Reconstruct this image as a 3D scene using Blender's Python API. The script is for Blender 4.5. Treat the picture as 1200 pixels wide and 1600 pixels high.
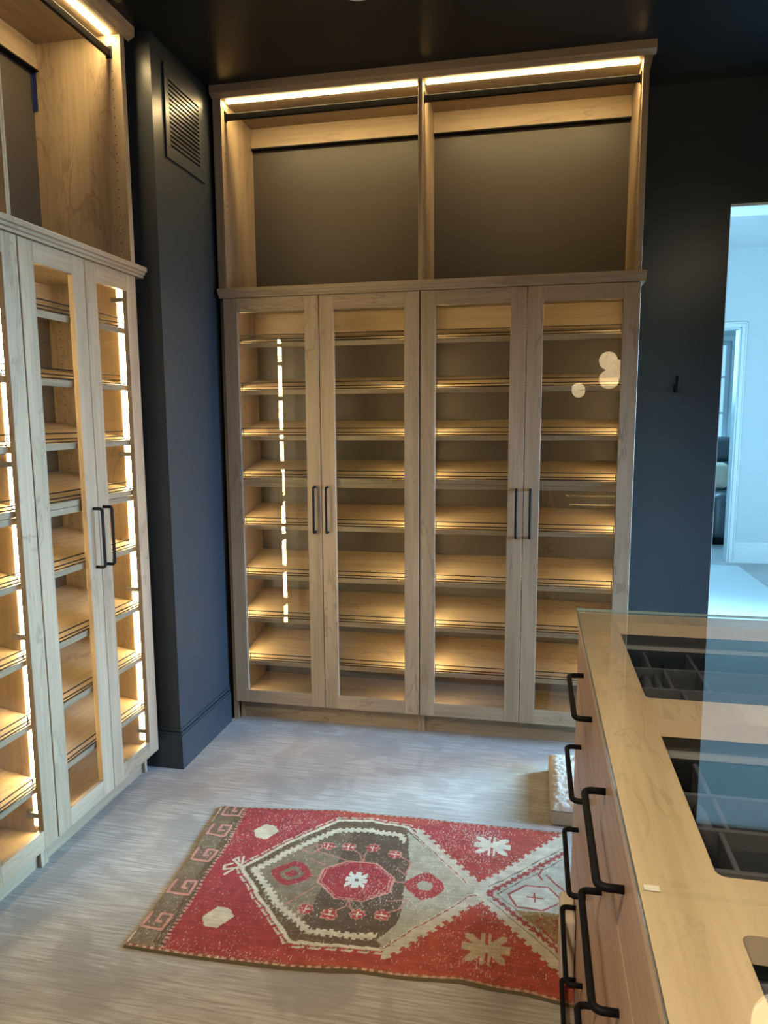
import bpy, math, random
import numpy as np
from mathutils import Vector, Matrix, noise as mnoise
random.seed(7)
scene = bpy.context.scene
for o in list(bpy.data.objects):
    bpy.data.objects.remove(o)

# ------------------------------------------------------------------ camera
cam = bpy.data.cameras.new('camera')
camo = bpy.data.objects.new('camera', cam)
scene.collection.objects.link(camo)
camo.location = (1.41150, -3.19887, 1.48262)
camo.rotation_euler = (1.4349018, 0.0055361, 0.2040664)
cam.sensor_fit = 'HORIZONTAL'
cam.sensor_width = 36.0
cam.lens = 36.0 * 1131.5064 / 1200.0
cam.shift_x = 1.2296 / 1200.0
cam.shift_y = 8.4826 / 1200.0
cam.clip_start = 0.02
scene.camera = camo

# ------------------------------------------------------------------ world and light
w = bpy.data.worlds.new('sky')
scene.world = w
w.use_nodes = True
w.node_tree.nodes['Background'].inputs[0].default_value = (0.25, 0.55, 1.0, 1)
w.node_tree.nodes['Background'].inputs[1].default_value = 1.6
scene.view_settings.view_transform = 'Standard'
scene.view_settings.look = 'None'
scene.view_settings.exposure = 0.0
scene.view_settings.gamma = 1.0
scene.view_settings.use_curve_mapping = False
scene.cycles.max_bounces = 8
scene.cycles.diffuse_bounces = 5
scene.cycles.glossy_bounces = 4
scene.cycles.transparent_max_bounces = 16
scene.cycles.caustics_reflective = False
scene.cycles.caustics_refractive = False
scene.cycles.sample_clamp_indirect = 4.0
scene.cycles.use_denoising = True


def area(name, loc, target, sx, sy, power, color, spread=180):
    l = bpy.data.lights.new(name, 'AREA')
    l.shape = 'RECTANGLE'
    l.size = sx
    l.size_y = sy
    l.energy = power
    l.color = color
    l.spread = math.radians(spread)
    o = bpy.data.objects.new(name, l)
    o.location = loc
    d = Vector(target) - Vector(loc)
    o.rotation_euler = d.to_track_quat('-Z', 'Y').to_euler()
    scene.collection.objects.link(o)
    return o


# daylight entering the hall through its tall window on the right of the doorway
area('hall_window_daylight', (5.05, 1.35, 1.75), (2.2, 0.5, 0.3), 1.4, 2.1, 520, (0.36, 0.72, 1.0), 90)
# cool daylight through the tall window of the dressing room, beside the doorway
area('side_window_daylight', (4.30, -0.45, 1.0), (0.6, -0.30, 0.0), 1.1, 1.4, 76, (0.32, 0.58, 1.0), 60)
# daylight of the room beyond the hall
area('far_room_daylight', (3.0, 6.8, 2.2), (3.6, 5.0, 0.8), 1.6, 1.2, 75, (0.24, 0.66, 1.0))
# soft fill added at the right wall, out of view; no window there
area('dressing_room_fill', (4.30, -2.8, 1.25), (0.0, -1.7, 0.7), 2.0, 1.5, 32, (0.97, 0.90, 1.0), 95)
# warm fill added below the ceiling, over the island and behind the camera
area('island_warm_fill', (2.15, -2.30, 2.92), (2.15, -2.30, 0), 0.30, 0.30, 13.5, (1.0, 0.83, 0.62), 100)
area('rear_warm_fill', (0.75, -3.5, 2.92), (0.9, -2.6, 0), 0.30, 0.30, 54, (1.0, 0.84, 0.66), 118)
LED = (1.0, 0.72, 0.34)
LED_UP = 115.0
LED_V = 112.0


# ------------------------------------------------------------------ materials
def srgb(r, g, b):
    return tuple(((c / 255) / 12.92 if c / 255 <= 0.04045 else ((c / 255 + 0.055) / 1.055) ** 2.4) for c in (r, g, b))


def newmat(name):
    m = bpy.data.materials.new(name)
    m.use_nodes = True
    nt = m.node_tree
    b = nt.nodes['Principled BSDF']
    return m, nt, b


def plain(name, col, rough=0.5, metal=0.0, bump=0.0, bscale=200, spec=0.5):
    m, nt, b = newmat(name)
    b.inputs['Roughness'].default_value = rough
    b.inputs['Metallic'].default_value = metal
    b.inputs['Specular IOR Level'].default_value = spec
    tc = nt.nodes.new('ShaderNodeTexCoord')
    n = nt.nodes.new('ShaderNodeTexNoise')
    n.inputs['Scale'].default_value = bscale
    nt.links.new(tc.outputs['Object'], n.inputs['Vector'])
    mx = nt.nodes.new('ShaderNodeMix')
    mx.data_type = 'RGBA'
    mx.inputs[6].default_value = (*[c * 0.93 for c in col], 1)
    mx.inputs[7].default_value = (*[c * 1.07 for c in col], 1)
    nt.links.new(n.outputs[0], mx.inputs[0])
    nt.links.new(mx.outputs[2], b.inputs['Base Color'])
    if bump:
        bm_ = nt.nodes.new('ShaderNodeBump')
        bm_.inputs['Strength'].default_value = bump
        bm_.inputs['Distance'].default_value = 0.002
        nt.links.new(n.outputs[0], bm_.inputs['Height'])
        nt.links.new(bm_.outputs[0], b.inputs['Normal'])
    return m


def wood(name, axis, light, dark, knots, rough=0.42, vein=0.6, scale=1.0, streak=0.5, warpy=0.5, vw=0.014, pmin=0.52):
    """straight-grained veneer: fine streaks along one axis, a few darker wandering veins"""
    m, nt, b = newmat(name)
    N = nt.nodes.new
    L = nt.links.new
    tc = N('ShaderNodeTexCoord')
    oi = N('ShaderNodeObjectInfo')
    off = N('ShaderNodeVectorMath')
    off.operation = 'SCALE'
    cmb = N('ShaderNodeCombineXYZ')
    for i in range(3):
        L(oi.outputs['Random'], cmb.inputs[i])
    L(cmb.outputs[0], off.inputs[0])
    off.inputs['Scale'].default_value = 7.3
    add = N('ShaderNodeVectorMath')
    L(tc.outputs['Object'], add.inputs[0])
    L(off.outputs[0], add.inputs[1])

    def stretched(a, c):
        mp = N('ShaderNodeMapping')
        s = [c * scale] * 3
        s[axis] = a * scale
        mp.inputs['Scale'].default_value = s
        L(add.outputs[0], mp.inputs['Vector'])
        return mp
    fine = N('ShaderNodeTexNoise')
    fine.inputs['Scale'].default_value = 1
    fine.inputs['Detail'].default_value = 6
    L(stretched(3, 110).outputs[0], fine.inputs['Vector'])
    broad = N('ShaderNodeTexNoise')
    broad.inputs['Scale'].default_value = 1
    broad.inputs['Detail'].default_value = 3
    L(stretched(1.2, 11).outputs[0], broad.inputs['Vector'])
    vein_n = N('ShaderNodeTexNoise')
    vein_n.inputs['Scale'].default_value = 1
    vein_n.inputs['Detail'].default_value = 4
    vein_n.inputs['Distortion'].default_value = 0.8 * warpy * 2
    L(stretched(3.2, 13).outputs[0], vein_n.inputs['Vector'])
    # thin dark veins where the noise crosses the middle
    sub = N('ShaderNodeMath')
    sub.operation = 'SUBTRACT'
    sub.inputs[1].default_value = 0.5
    L(vein_n.outputs[0], sub.inputs[0])
    ab = N('ShaderNodeMath')
    ab.operation = 'ABSOLUTE'
    L(sub.outputs[0], ab.inputs[0])
    vr = N('ShaderNodeMapRange')
    vr.inputs['From Min'].default_value = 0.0
    vr.inputs['From Max'].default_value = vw
    vr.inputs['To Min'].default_value = 1.0
    vr.inputs['To Max'].default_value = 0.0
    L(ab.outputs[0], vr.inputs['Value'])
    patch = N('ShaderNodeTexNoise')
    patch.inputs['Scale'].default_value = 1
    L(stretched(1.6, 5).outputs[0], patch.inputs['Vector'])
    pr = N('ShaderNodeMapRange')
    pr.inputs['From Min'].default_value = pmin
    pr.inputs['From Max'].default_value = pmin + 0.14
    L(patch.outputs[0], pr.inputs['Value'])
    vm = N('ShaderNodeMath')
    vm.operation = 'MULTIPLY'
    L(vr.outputs[0], vm.inputs[0])
    L(pr.outputs[0], vm.inputs[1])
    vm2 = N('ShaderNodeMath')
    vm2.operation = 'MULTIPLY'
    vm2.inputs[1].default_value = vein
    L(vm.outputs[0], vm2.inputs[0])
    mixn = N('ShaderNodeMath')
    mixn.operation = 'MULTIPLY_ADD'
    L(fine.outputs[0], mixn.inputs[0])
    mixn.inputs[1].default_value = streak
    sb = N('ShaderNodeMath')
    sb.operation = 'MULTIPLY'
    L(broad.outputs[0], sb.inputs[0])
    sb.inputs[1].default_value = 1.0 - streak
    L(sb.outputs[0], mixn.inputs[2])
    rr = N('ShaderNodeMapRange')
    rr.inputs['From Min'].default_value = 0.36
    rr.inputs['From Max'].default_value = 0.64
    L(mixn.outputs[0], rr.inputs['Value'])
    mx = N('ShaderNodeMix')
    mx.data_type = 'RGBA'
    mx.inputs[6].default_value = (*dark, 1)
    mx.inputs[7].default_value = (*light, 1)
    L(rr.outputs[0], mx.inputs[0])
    mk = N('ShaderNodeMix')
    mk.data_type = 'RGBA'
    mk.inputs[7].default_value = (*knots, 1)
    L(vm2.outputs[0], mk.inputs[0])
    L(mx.outputs[2], mk.inputs[6])
    L(mk.outputs[2], b.inputs['Base Color'])
    b.inputs['Roughness'].default_value = rough
    b.inputs['Specular IOR Level'].default_value = 0.35
    bp = N('ShaderNodeBump')
    bp.inputs['Strength'].default_value = 0.12
    bp.inputs['Distance'].default_value = 0.001
    L(fine.outputs[0], bp.inputs['Height'])
    L(bp.outputs[0], b.inputs['Normal'])
    return m


OAK_L, OAK_D, OAK_K = (0.40, 0.305, 0.198), (0.262, 0.195, 0.122), (0.10, 0.065, 0.036)
M = {}
M['oak_x'] = wood('oak veneer along', 0, OAK_L, OAK_D, OAK_K, vein=0.42, vw=0.03, pmin=0.46, streak=0.38)
M['oak_y'] = wood('oak veneer deep', 1, OAK_L, OAK_D, OAK_K, vein=0.42, vw=0.03, pmin=0.46, streak=0.38)
M['oak_z'] = wood('oak veneer upright', 2, OAK_L, OAK_D, OAK_K, vein=0.42, vw=0.03, pmin=0.46, streak=0.38)
M['top_y'] = wood('island top veneer', 1, (0.52, 0.385, 0.225), (0.37, 0.26, 0.14), (0.20, 0.13, 0.065), rough=0.4, vein=0.42, scale=0.9, streak=0.30, warpy=0.8, vw=0.02, pmin=0.42)
M['front_y'] = wood('island front veneer', 1, (0.56, 0.37, 0.235), (0.43, 0.275, 0.17), (0.26, 0.155, 0.09), rough=0.45, vein=0.3, scale=0.7)
M['edge'] = plain('pale edge band', (0.62, 0.47, 0.30), 0.4)
M['paint'] = plain('charcoal blue satin paint', (0.032, 0.040, 0.047), 0.33, bump=0.05, bscale=350, spec=0.45)
M['ceiling'] = plain('charcoal ceiling paint', (0.011, 0.0145, 0.018), 0.30, bump=0.04, bscale=300, spec=0.3)
M['backing'] = plain('dark grey back panel', (0.062, 0.055, 0.047), 0.42, spec=0.3)
M['hall_white'] = plain('pale grey wall paint', (0.60, 0.62, 0.62), 0.6)
M['hall_ceiling'] = plain('white ceiling paint', (0.8, 0.8, 0.8), 0.7)
M['white_trim'] = plain('white gloss trim', (0.80, 0.81, 0.81), 0.35)
M['black'] = plain('matt black metal', (0.005, 0.005, 0.006), 0.6, spec=0.15)
M['velvet'] = plain('black velvet lining', (0.010, 0.011, 0.013), 0.95, bump=0.3, bscale=900, spec=0.1)
M['velvet_pad'] = plain('charcoal velvet pad', (0.055, 0.057, 0.064), 0.95, bump=0.3, bscale=900, spec=0.1)
M['steel'] = plain('brushed steel', (0.60, 0.60, 0.59), 0.28, metal=1.0)
M['greymetal'] = plain('light grey drawer steel', (0.42, 0.42, 0.41), 0.4, metal=0.3)
M['bronze'] = plain('dark drawer back', (0.055, 0.052, 0.045), 0.35)
M['void'] = plain('vent shadow', (0.003, 0.003, 0.003), 0.9)
M['tape'] = plain('blue masking tape', (0.006, 0.016, 0.09), 0.6)
M['clear_pad'] = plain('clear bumper', (0.62, 0.56, 0.44), 0.2)
M['whiteplastic'] = plain('white plastic', (0.7, 0.7, 0.68), 0.5)
M['glass_edge'] = plain('green glass edge', (0.30, 0.44, 0.42), 0.12, spec=0.9)
M['leather'] = plain('dark grey leather', (0.075, 0.08, 0.09), 0.35, bump=0.1, bscale=80)
M['cream'] = plain('cream linen', (0.62, 0.52, 0.38), 0.9, bump=0.2, bscale=400)
M['creampad'] = plain('cream vinyl', (0.60, 0.52, 0.40), 0.55)


def glass_mat():
    m = bpy.data.materials.new('clear glass')
    m.use_nodes = True
    nt = m.node_tree
    nt.nodes.clear()
    N = nt.nodes.new
    L = nt.links.new
    out = N('ShaderNodeOutputMaterial')
    mix = N('ShaderNodeMixShader')
    tr = N('ShaderNodeBsdfTransparent')
    tr.inputs[0].default_value = (0.97, 0.985, 0.98, 1)
    gl = N('ShaderNodeBsdfGlossy')
    gl.inputs['Roughness'].default_value = 0.0
    lw = N('ShaderNodeLayerWeight')
    lw.inputs[0].default_value = 0.5
    pw = N('ShaderNodeMath')
    pw.operation = 'POWER'
    pw.inputs[1].default_value = 5.0
    L(lw.outputs['Facing'], pw.inputs[0])
    ma = N('ShaderNodeMath')
    ma.operation = 'MULTIPLY_ADD'
    ma.inputs[1].default_value = 0.96
    ma.inputs[2].default_value = 0.04
    L(pw.outputs[0], ma.inputs[0])
    L(ma.outputs[0], mix.inputs[0])
    L(tr.outputs[0], mix.inputs[1])
    L(gl.outputs[0], mix.inputs[2])
    L(mix.outputs[0], out.inputs[0])
    return m


M['glass'] = glass_mat()


def emis(name, col, s):
    m, nt, b = newmat(name)
    b.inputs['Base Color'].default_value = (0.8, 0.8, 0.8, 1)
    b.inputs['Emission Color'].default_value = (*col, 1)
    b.inputs['Emission Strength'].default_value = s
    return m


M['led_h'] = emis('overhead led diffuser', LED, LED_UP)
M['led_v'] = emis('upright led diffuser', LED, LED_V)


M['led_drawer'] = emis('drawer led diffuser', LED, 30.0)


def alabaster():
    m, nt, b = newmat('veined alabaster')
    tc = nt.nodes.new('ShaderNodeTexCoord')
    n = nt.nodes.new('ShaderNodeTexNoise')
    n.inputs['Scale'].default_value = 14
    n.inputs['Detail'].default_value = 5
    n.inputs['Distortion'].default_value = 1.5
    nt.links.new(tc.outputs['Object'], n.inputs['Vector'])
    cr = nt.nodes.new('ShaderNodeValToRGB')
    cr.color_ramp.elements[0].position = 0.35
    cr.color_ramp.elements[0].color = (1.0, 0.62, 0.28, 1)
    cr.color_ramp.elements[1].position = 0.6
    cr.color_ramp.elements[1].color = (1.0, 0.84, 0.55, 1)
    nt.links.new(n.outputs[0], cr.inputs[0])
    nt.links.new(cr.outputs[0], b.inputs['Base Color'])
    nt.links.new(cr.outputs[0], b.inputs['Emission Color'])
    b.inputs['Emission Strength'].default_value = 7.0
    return m


M['alabaster'] = alabaster()


def carpet_mat(name, c1, c2, c3):
    """ribbed loop carpet: thin streaks along X, soft footprints where the pile lies differently"""
    m, nt, b = newmat(name)
    N = nt.nodes.new
    L = nt.links.new
    tc = N('ShaderNodeTexCoord')

    def nz(sc, det, dist=0.0):
        mp = N('ShaderNodeMapping')
        mp.inputs['Scale'].default_value = sc
        L(tc.outputs['Object'], mp.inputs['Vector'])
        n = N('ShaderNodeTexNoise')
        n.inputs['Scale'].default_value = 1
        n.inputs['Detail'].default_value = det
        n.inputs['Distortion'].default_value = dist
        L(mp.outputs[0], n.inputs['Vector'])
        return n
    streak = nz((7.0, 135, 1), 6, 0.5)
    blot = nz((4.2, 4.6, 1), 5, 1.0)
    tuft = nz((260, 420, 1), 2)
    s1 = N('ShaderNodeMapRange')
    s1.inputs['From Min'].default_value = 0.36
    s1.inputs['From Max'].default_value = 0.66
    L(streak.outputs[0], s1.inputs['Value'])
    mx = N('ShaderNodeMix')
    mx.data_type = 'RGBA'
    mx.inputs[6].default_value = (*c1, 1)
    mx.inputs[7].default_value = (*c2, 1)
    L(s1.outputs[0], mx.inputs[0])
    s2 = N('ShaderNodeMapRange')
    s2.inputs['From Min'].default_value = 0.47
    s2.inputs['From Max'].default_value = 0.60
    s2.inputs['To Max'].default_value = 0.75
    L(blot.outputs[0], s2.inputs['Value'])
    mx2 = N('ShaderNodeMix')
    mx2.data_type = 'RGBA'
    mx2.inputs[7].default_value = (*c3, 1)
    L(s2.outputs[0], mx2.inputs[0])
    L(mx.outputs[2], mx2.inputs[6])
    L(mx2.outputs[2], b.inputs['Base Color'])
    b.inputs['Roughness'].default_value = 0.85
    b.inputs['Specular IOR Level'].default_value = 0.15
    b.inputs['Sheen Weight'].default_value = 0.25
    hs = N('ShaderNodeMath')
    hs.operation = 'MULTIPLY_ADD'
    L(tuft.outputs[0], hs.inputs[0])
    hs.inputs[1].default_value = 0.5
    L(streak.outputs[0], hs.inputs[2])
    bp = N('ShaderNodeBump')
    bp.inputs['Strength'].default_value = 0.5
    bp.inputs['Distance'].default_value = 0.004
    L(hs.outputs[0], bp.inputs['Height'])
    L(bp.outputs[0], b.inputs['Normal'])
    return m


M['carpet'] = carpet_mat('ribbed greige carpet', (0.215, 0.187, 0.145), (0.36, 0.322, 0.262), (0.21, 0.18, 0.14))
M['hall_carpet'] = carpet_mat('hall carpet', (0.26, 0.26, 0.26), (0.40, 0.40, 0.40), (0.3, 0.3, 0.3))
M['pale_strip'] = carpet_mat('pale hall strip', (0.46, 0.50, 0.52), (0.54, 0.57, 0.58), (0.50, 0.54, 0.55))
M['fleece'] = plain('beige fleece', (0.34, 0.29, 0.225), 0.95, bump=0.9, bscale=120)


# ------------------------------------------------------------------ mesh helpers
class MB:
    def __init__(self):
        self.v = []
        self.f = []
        self.m = []
        self.mats = []
        self.smooth = []

    def mi(self, mat):
        if mat not in self.mats:
            self.mats.append(mat)
        return self.mats.index(mat)

    def box(self, x0, x1, y0, y1, z0, z1, mat):
        n = len(self.v)
        self.v += [(x0, y0, z0), (x1, y0, z0), (x1, y1, z0), (x0, y1, z0), (x0, y0, z1), (x1, y0, z1), (x1, y1, z1), (x0, y1, z1)]
        k = self.mi(mat)
        for q in ((3, 2, 1, 0), (4, 5, 6, 7), (0, 1, 5, 4), (1, 2, 6, 5), (2, 3, 7, 6), (3, 0, 4, 7)):
            self.f.append(tuple(n + i for i in q))
            self.m.append(k)
            self.smooth.append(False)
        return self

    def hull(self, bottom, top, mat):
        """prism between two loops with the same count"""
        n = len(self.v)
        c = len(bottom)
        self.v += list(bottom) + list(top)
        k = self.mi(mat)
        fs = [tuple(n + i for i in reversed(range(c))), tuple(n + c + i for i in range(c))]
        for i in range(c):
            j = (i + 1) % c
            fs.append((n + i, n + j, n + c + j, n + c + i))
        for q in fs:
            self.f.append(q)
            self.m.append(k)
            self.smooth.append(False)
        return self

    def tube(self, pts, r, mat, seg=8, ry=None):
        """tube along a polyline; elliptical when ry given (ry = upward radius)"""
        pts = [Vector(p) for p in pts]
        k = self.mi(mat)
        n0 = len(self.v)
        up = Vector((0, 0, 1))
        d0 = (pts[1] - pts[0]).normalized()
        if abs(d0.dot(up)) > 0.9:
            up = Vector((1, 0, 0))
        prev = None
        for i, p in enumerate(pts):
            if i == 0:
                d = pts[1] - pts[0]
            elif i == len(pts) - 1:
                d = pts[-1] - pts[-2]
            else:
                d = (pts[i + 1] - p).normalized() + (p - pts[i - 1]).normalized()
            d.normalize()
            if prev is None:
                a = d.cross(up).normalized()
            else:
                a = (prev - d * prev.dot(d)).normalized()
            prev = a
            b = a.cross(d).normalized()
            for s in range(seg):
                t = 2 * math.pi * s / seg
                q = p + a * (r * math.cos(t)) + b * ((ry or r) * math.sin(t))
                self.v.append(tuple(q))
        for i in range(len(pts) - 1):
            for s in range(seg):
                s2 = (s + 1) % seg
                self.f.append((n0 + i * seg + s, n0 + i * seg + s2, n0 + (i + 1) * seg + s2, n0 + (i + 1) * seg + s))
                self.m.append(k)
                self.smooth.append(True)
        self.f.append(tuple(n0 + s for s in reversed(range(seg))))
        e = n0 + (len(pts) - 1) * seg
        self.f.append(tuple(e + s for s in range(seg)))
        self.m += [k, k]
        self.smooth += [False, False]
        return self

    def build(self, name, parent=None, bevel=0.0, seg=2):
        me = bpy.data.meshes.new(name)
        me.from_pydata(self.v, [], self.f)
        for mm in self.mats:
            me.materials.append(M[mm])
        me.polygons.foreach_set('material_index', self.m)
        me.polygons.foreach_set('use_smooth', self.smooth)
        me.update()
        import bmesh
        bm = bmesh.new()
        bm.from_mesh(me)
        bmesh.ops.recalc_face_normals(bm, faces=bm.faces)
        bm.to_mesh(me)
        bm.free()
        o = bpy.data.objects.new(name, me)
        scene.collection.objects.link(o)
        if parent is not None:
            o.parent = parent
        if bevel:
            md = o.modifiers.new('bevel', 'BEVEL')
            md.width = bevel
            md.segments = seg
            md.limit_method = 'ANGLE'
        return o


def empty(name, label, cat, loc=(0, 0, 0), rz=0.0, group=None):
    o = bpy.data.objects.new(name, None)
    o.empty_display_size = 0.1
    scene.collection.objects.link(o)
    o.location = loc
    o.rotation_euler = (0, 0, rz)
    o['label'] = label
    o['category'] = cat
    if group:
        o['group'] = group
    return o


def tag(o, label=None, cat=None, group=None, kind=None):
    if label:
        o['label'] = label
    if cat:
        o['category'] = cat
    if group:
        o['group'] = group
    if kind:
        o['kind'] = kind
    return o


def struct(o):
    o['kind'] = 'structure'
    return o


def share(src, name, parent, loc=(0, 0, 0)):
    o = src.copy()
    o.name = name
    scene.collection.objects.link(o)
    o.parent = parent
    o.location = loc
    return o


# ------------------------------------------------------------------ setting
H = 2.93
XL = -0.1088          # plane of the left cabinets' doors
YC = -0.5565          # right end of the left cabinets
WB = 0.40             # plane of the back wall
DX0, DX1, DZ = 2.240, 3.32, 2.412

def shell(name, boxes, mat):
    b = MB()
    for q in boxes:
        b.box(*q, mat)
    return struct(b.build(name))

shell('floor', [(-0.62, 4.35, -6.6, WB + 0.08, -0.05, 0.0)], 'carpet')
shell('ceiling', [(-0.62, 4.35, -6.6, WB, H, H + 0.1)], 'ceiling')
shell('wall_left', [(-0.62, -0.52, -6.6, WB, 0, H)], 'paint')
shell('wall_back', [(-0.62, DX0, WB, WB + 0.05, 0, H + 0.1), (DX1, 4.45, WB, WB + 0.05, 0, H + 0.1), (DX0, DX1, WB, WB + 0.05, DZ, H + 0.1)], 'paint')
shell('wall_right', [(4.35, 4.45, -6.6, WB, 0, H)], 'paint')
shell('wall_front', [(-0.62, 4.45, -6.7, -6.6, 0, H)], 'paint')
# hall side of the same wall and the white lining of the opening
shell('wall_back_hall_side', [(-0.62, DX0, WB + 0.05, WB + 0.165, 0, 3.1), (DX1, 5.6, WB + 0.05, WB + 0.165, 0, 3.1), (DX0, DX1, WB + 0.05, WB + 0.165, DZ, 3.1)], 'hall_white')
shell('door_1', [(DX0 - 0.0005, DX0 + 0.002, WB + 0.001, WB + 0.17, 0, DZ), (DX1 - 0.012, DX1 + 0.0005, WB + 0.001, WB + 0.17, 0, DZ), (DX0, DX1, WB + 0.001, WB + 0.17, DZ - 0.012, DZ + 0.001)], 'white_trim')

# projecting pier between the two runs of cabinets, with its skirting
CX, CY = -0.036, -0.500
shell('wall_pier', [(-0.519, CX, CY, WB, 0, H)], 'paint')
b = MB()
def skirt(e, z0, z1):
    b.box(-0.40, CX + e, CY - e, CY, z0, z1, 'paint')
    b.box(CX, CX + e, CY, -0.002 if e > 0.006 else 0.02, z0, z1, 'paint')
skirt(0.012, 0.0, 0.150)
skirt(0.009, 0.150, 0.160)
skirt(0.005, 0.163, 0.176)
struct(b.build('baseboard_pier', bevel=0.0015))
b = MB()
b.box(1.86, DX0, WB - 0.014, WB, 0, 0.15, 'paint')
b.box(1.86, DX0, WB - 0.008, WB, 0.15, 0.17, 'paint')
struct(b.build('baseboard_back', bevel=0.002))

# ------------------------------------------------------------------ cabinets
SHELF_Z = [1.809, 1.594, 1.384, 1.188, 0.962, 0.717, 0.505, 0.289]
DB, DT = 0.106, 2.0286        # door bottom and top
SL = 0.205                    # slope of the shoe shelves


def tube_obj(name, pts, r, mat, parent, seg=8, ry=None):
    b_ = MB()
    b_.tube(pts, r, mat, seg, ry)
    return b_.build(name, parent)


def arc_handle(name, parent, a, c, out, r, mat='black', bend=0.014):
    """bar handle from a to c standing off along vector out, with rounded elbows"""
    a, c, out = Vector(a), Vector(c), Vector(out)
    d = (c - a).normalized()
    on = out.normalized()
    R = bend
    pts = [a]
    e = a + out
    for i in range(6):
        t = math.pi / 2 * i / 5
        pts.append(e - on * R + d * R - d * (R * math.cos(t)) + on * (R * math.sin(t)))
    e = c + out
    for i in range(6):
        t = math.pi / 2 * i / 5
        pts.append(e - on * R - d * R + d * (R * math.sin(t)) + on * (R * math.cos(t)))
    pts.append(c)
    return tube_obj(name, pts, r, mat, parent, 10)


def lower_cabinet(label, W, loc, rz, group, left_end=False, right_end=False):
    t = empty('glass_door_cabinet', label, 'cabinet', loc, rz, group)
    P = 0.018
    D = 0.385
    for nm, x0, x1 in (('side_panel', 0.0005, P), ('side_panel', W - P, W - 0.0005)):
        b = MB()
        b.box(x0, x1, 0.0225, D, DB, 2.026, 'oak_z')
        b.box(x0, x1, 0.060, D, 0.0, DB, 'oak_z')
        b.build(nm, t)
    MB().box(P, W - P, 0.024, 0.375, DB, DB + 0.02, 'oak_x').build('bottom_panel', t)
    MB().box(P, W - P, 0.024, 0.375, 2.006, 2.026, 'oak_x').build('top_panel', t)
    MB().box(P, W - P, 0.375, D, DB, 2.026, 'backing').build('back_panel', t)
    MB().box(P, W - P, 0.357, 0.3745, 1.880, 2.0055, 'oak_x').build('rear_rail', t)
    MB().box(P, W - P, 0.075, 0.09, 0.0, DB, 'oak_x').build('toe_kick', t)
    # fixed shelf under the fourth shoe shelf
    MB().box(P, W - P, 0.030, 0.374, 1.166, 1.1865, 'oak_x').build('fixed_shelf', t)
    # slanted shoe shelves with a three wire fence
    proto = None
    for z in SHELF_Z:
        if proto is None:
            y0, y1, th = 0.030, 0.366, 0.0205
            bb = MB()
            bb.hull([(P + .001, y0, 0), (W - P - .001, y0, 0), (W - P - .001, y1, (y1 - y0) * SL), (P + .001, y1, (y1 - y0) * SL)],
                    [(P + .001, y0 - th * SL, th), (W - P - .001, y0 - th * SL, th), (W - P - .001, y1, (y1 - y0) * SL + th), (P + .001, y1, (y1 - y0) * SL + th)], 'oak_x')
            s = bb.build('shoe_shelf', t)
            s.location = (0, 0, z)
            proto = s
            wires = []
            for hz, yy in ((0.0255, 0.0275), (0.037, 0.0265), (0.0555, 0.0275)):
                wires.append(tube_obj('fence_wire', [(P + .002, yy, hz), (W - P - .002, yy, hz)], 0.0023, 'black', s, 6))
            for xx in (0.072, W - 0.072):
                wires.append(tube_obj('fence_post', [(xx, 0.033, 0.0215), (xx, 0.029, 0.0235), (xx, 0.0270, 0.030), (xx, 0.0268, 0.044), (xx, 0.0275, 0.056)], 0.0018, 'black', s, 6))
        else:
            s = share(proto, 'shoe_shelf', t, (0, 0, z))
            for wv in wires:
                share(wv, wv.name.split('.')[0], s)
    # upright light strips, set 6 cm behind the front in both side panels
    for x0, x1 in ((P, P + 0.0015), (W - P - 0.0015, W - P)):
        b = MB()
        b.box(x0, x1, 0.049, 0.073, DB + 0.045, 2.000, 'led_v')
        b.build('led_strip', t)
    # shelf pin holes
    b = MB()
    for xs in (P + 0.0002, W - P - 0.0002):
        for yy in (0.036, 0.33):
            z = 0.2
            while z < 1.98:
                b.box(xs - 0.0004, xs + 0.0004, yy - 0.0022, yy + 0.0022, z - 0.0018, z + 0.0018, 'void')
                z += 0.032
    tag(b.build('shelf_pin_holes', t), kind='stuff')
    # hinges
    first = None
    for side, xs in ((1, P), (-1, W - P)):
        for z in (1.940, 1.349, 0.800, 0.195):
            b = MB()
            b.box(xs, xs + side * 0.003, 0.026, 0.048, z - 0.026, z + 0.026, 'steel')
            b.box(xs, xs + side * 0.016, 0.020, 0.092, z - 0.009, z + 0.009, 'steel')
            b.tube([(xs + side * 0.002, 0.036, z + 0.019), (xs + side * 0.007, 0.036, z + 0.019)], 0.005, 'steel', 8)
            b.tube([(xs + side * 0.002, 0.036, z - 0.019), (xs + side * 0.007, 0.036, z - 0.019)], 0.005, 'steel', 8)
            b.build('hinge', t)
    # doors
    half = W / 2
    for k in (0, 1):
        x0 = k * half + (0.0028 if k == 0 else 0.0015)
        x1 = (k + 1) * half - (0.0015 if k == 0 else 0.0028)
        st = 0.0665
        rb = 0.0635
        b = MB()
        b.box(x0, x0 + st, 0, 0.020, DB, DT, 'oak_z')
        b.box(x1 - st, x1, 0, 0.020, DB, DT, 'oak_z')
        d = b.build('door', t, bevel=0.0012, seg=1)
        MB().box(x0 + st, x1 - st, 0.0002, 0.020, DB, DB + rb, 'oak_x').build('bottom_rail', d, bevel=0.0008, seg=1)
        MB().box(x0 + st, x1 - st, 0.0002, 0.020, DT - rb, DT, 'oak_x').build('top_rail', d, bevel=0.0008, seg=1)
        MB().box(x0 + st - 0.004, x1 - st + 0.004, 0.013, 0.0165, DB + rb - 0.004, DT - rb + 0.004, 'glass').build('glass_pane', d)
        hx = half + (-0.030 if k == 0 else 0.030)
        arc_handle('handle', d, (hx, 0.0, 0.962), (hx, 0.0, 1.172), (0, -0.034, 0), 0.0057, bend=0.010)
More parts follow.
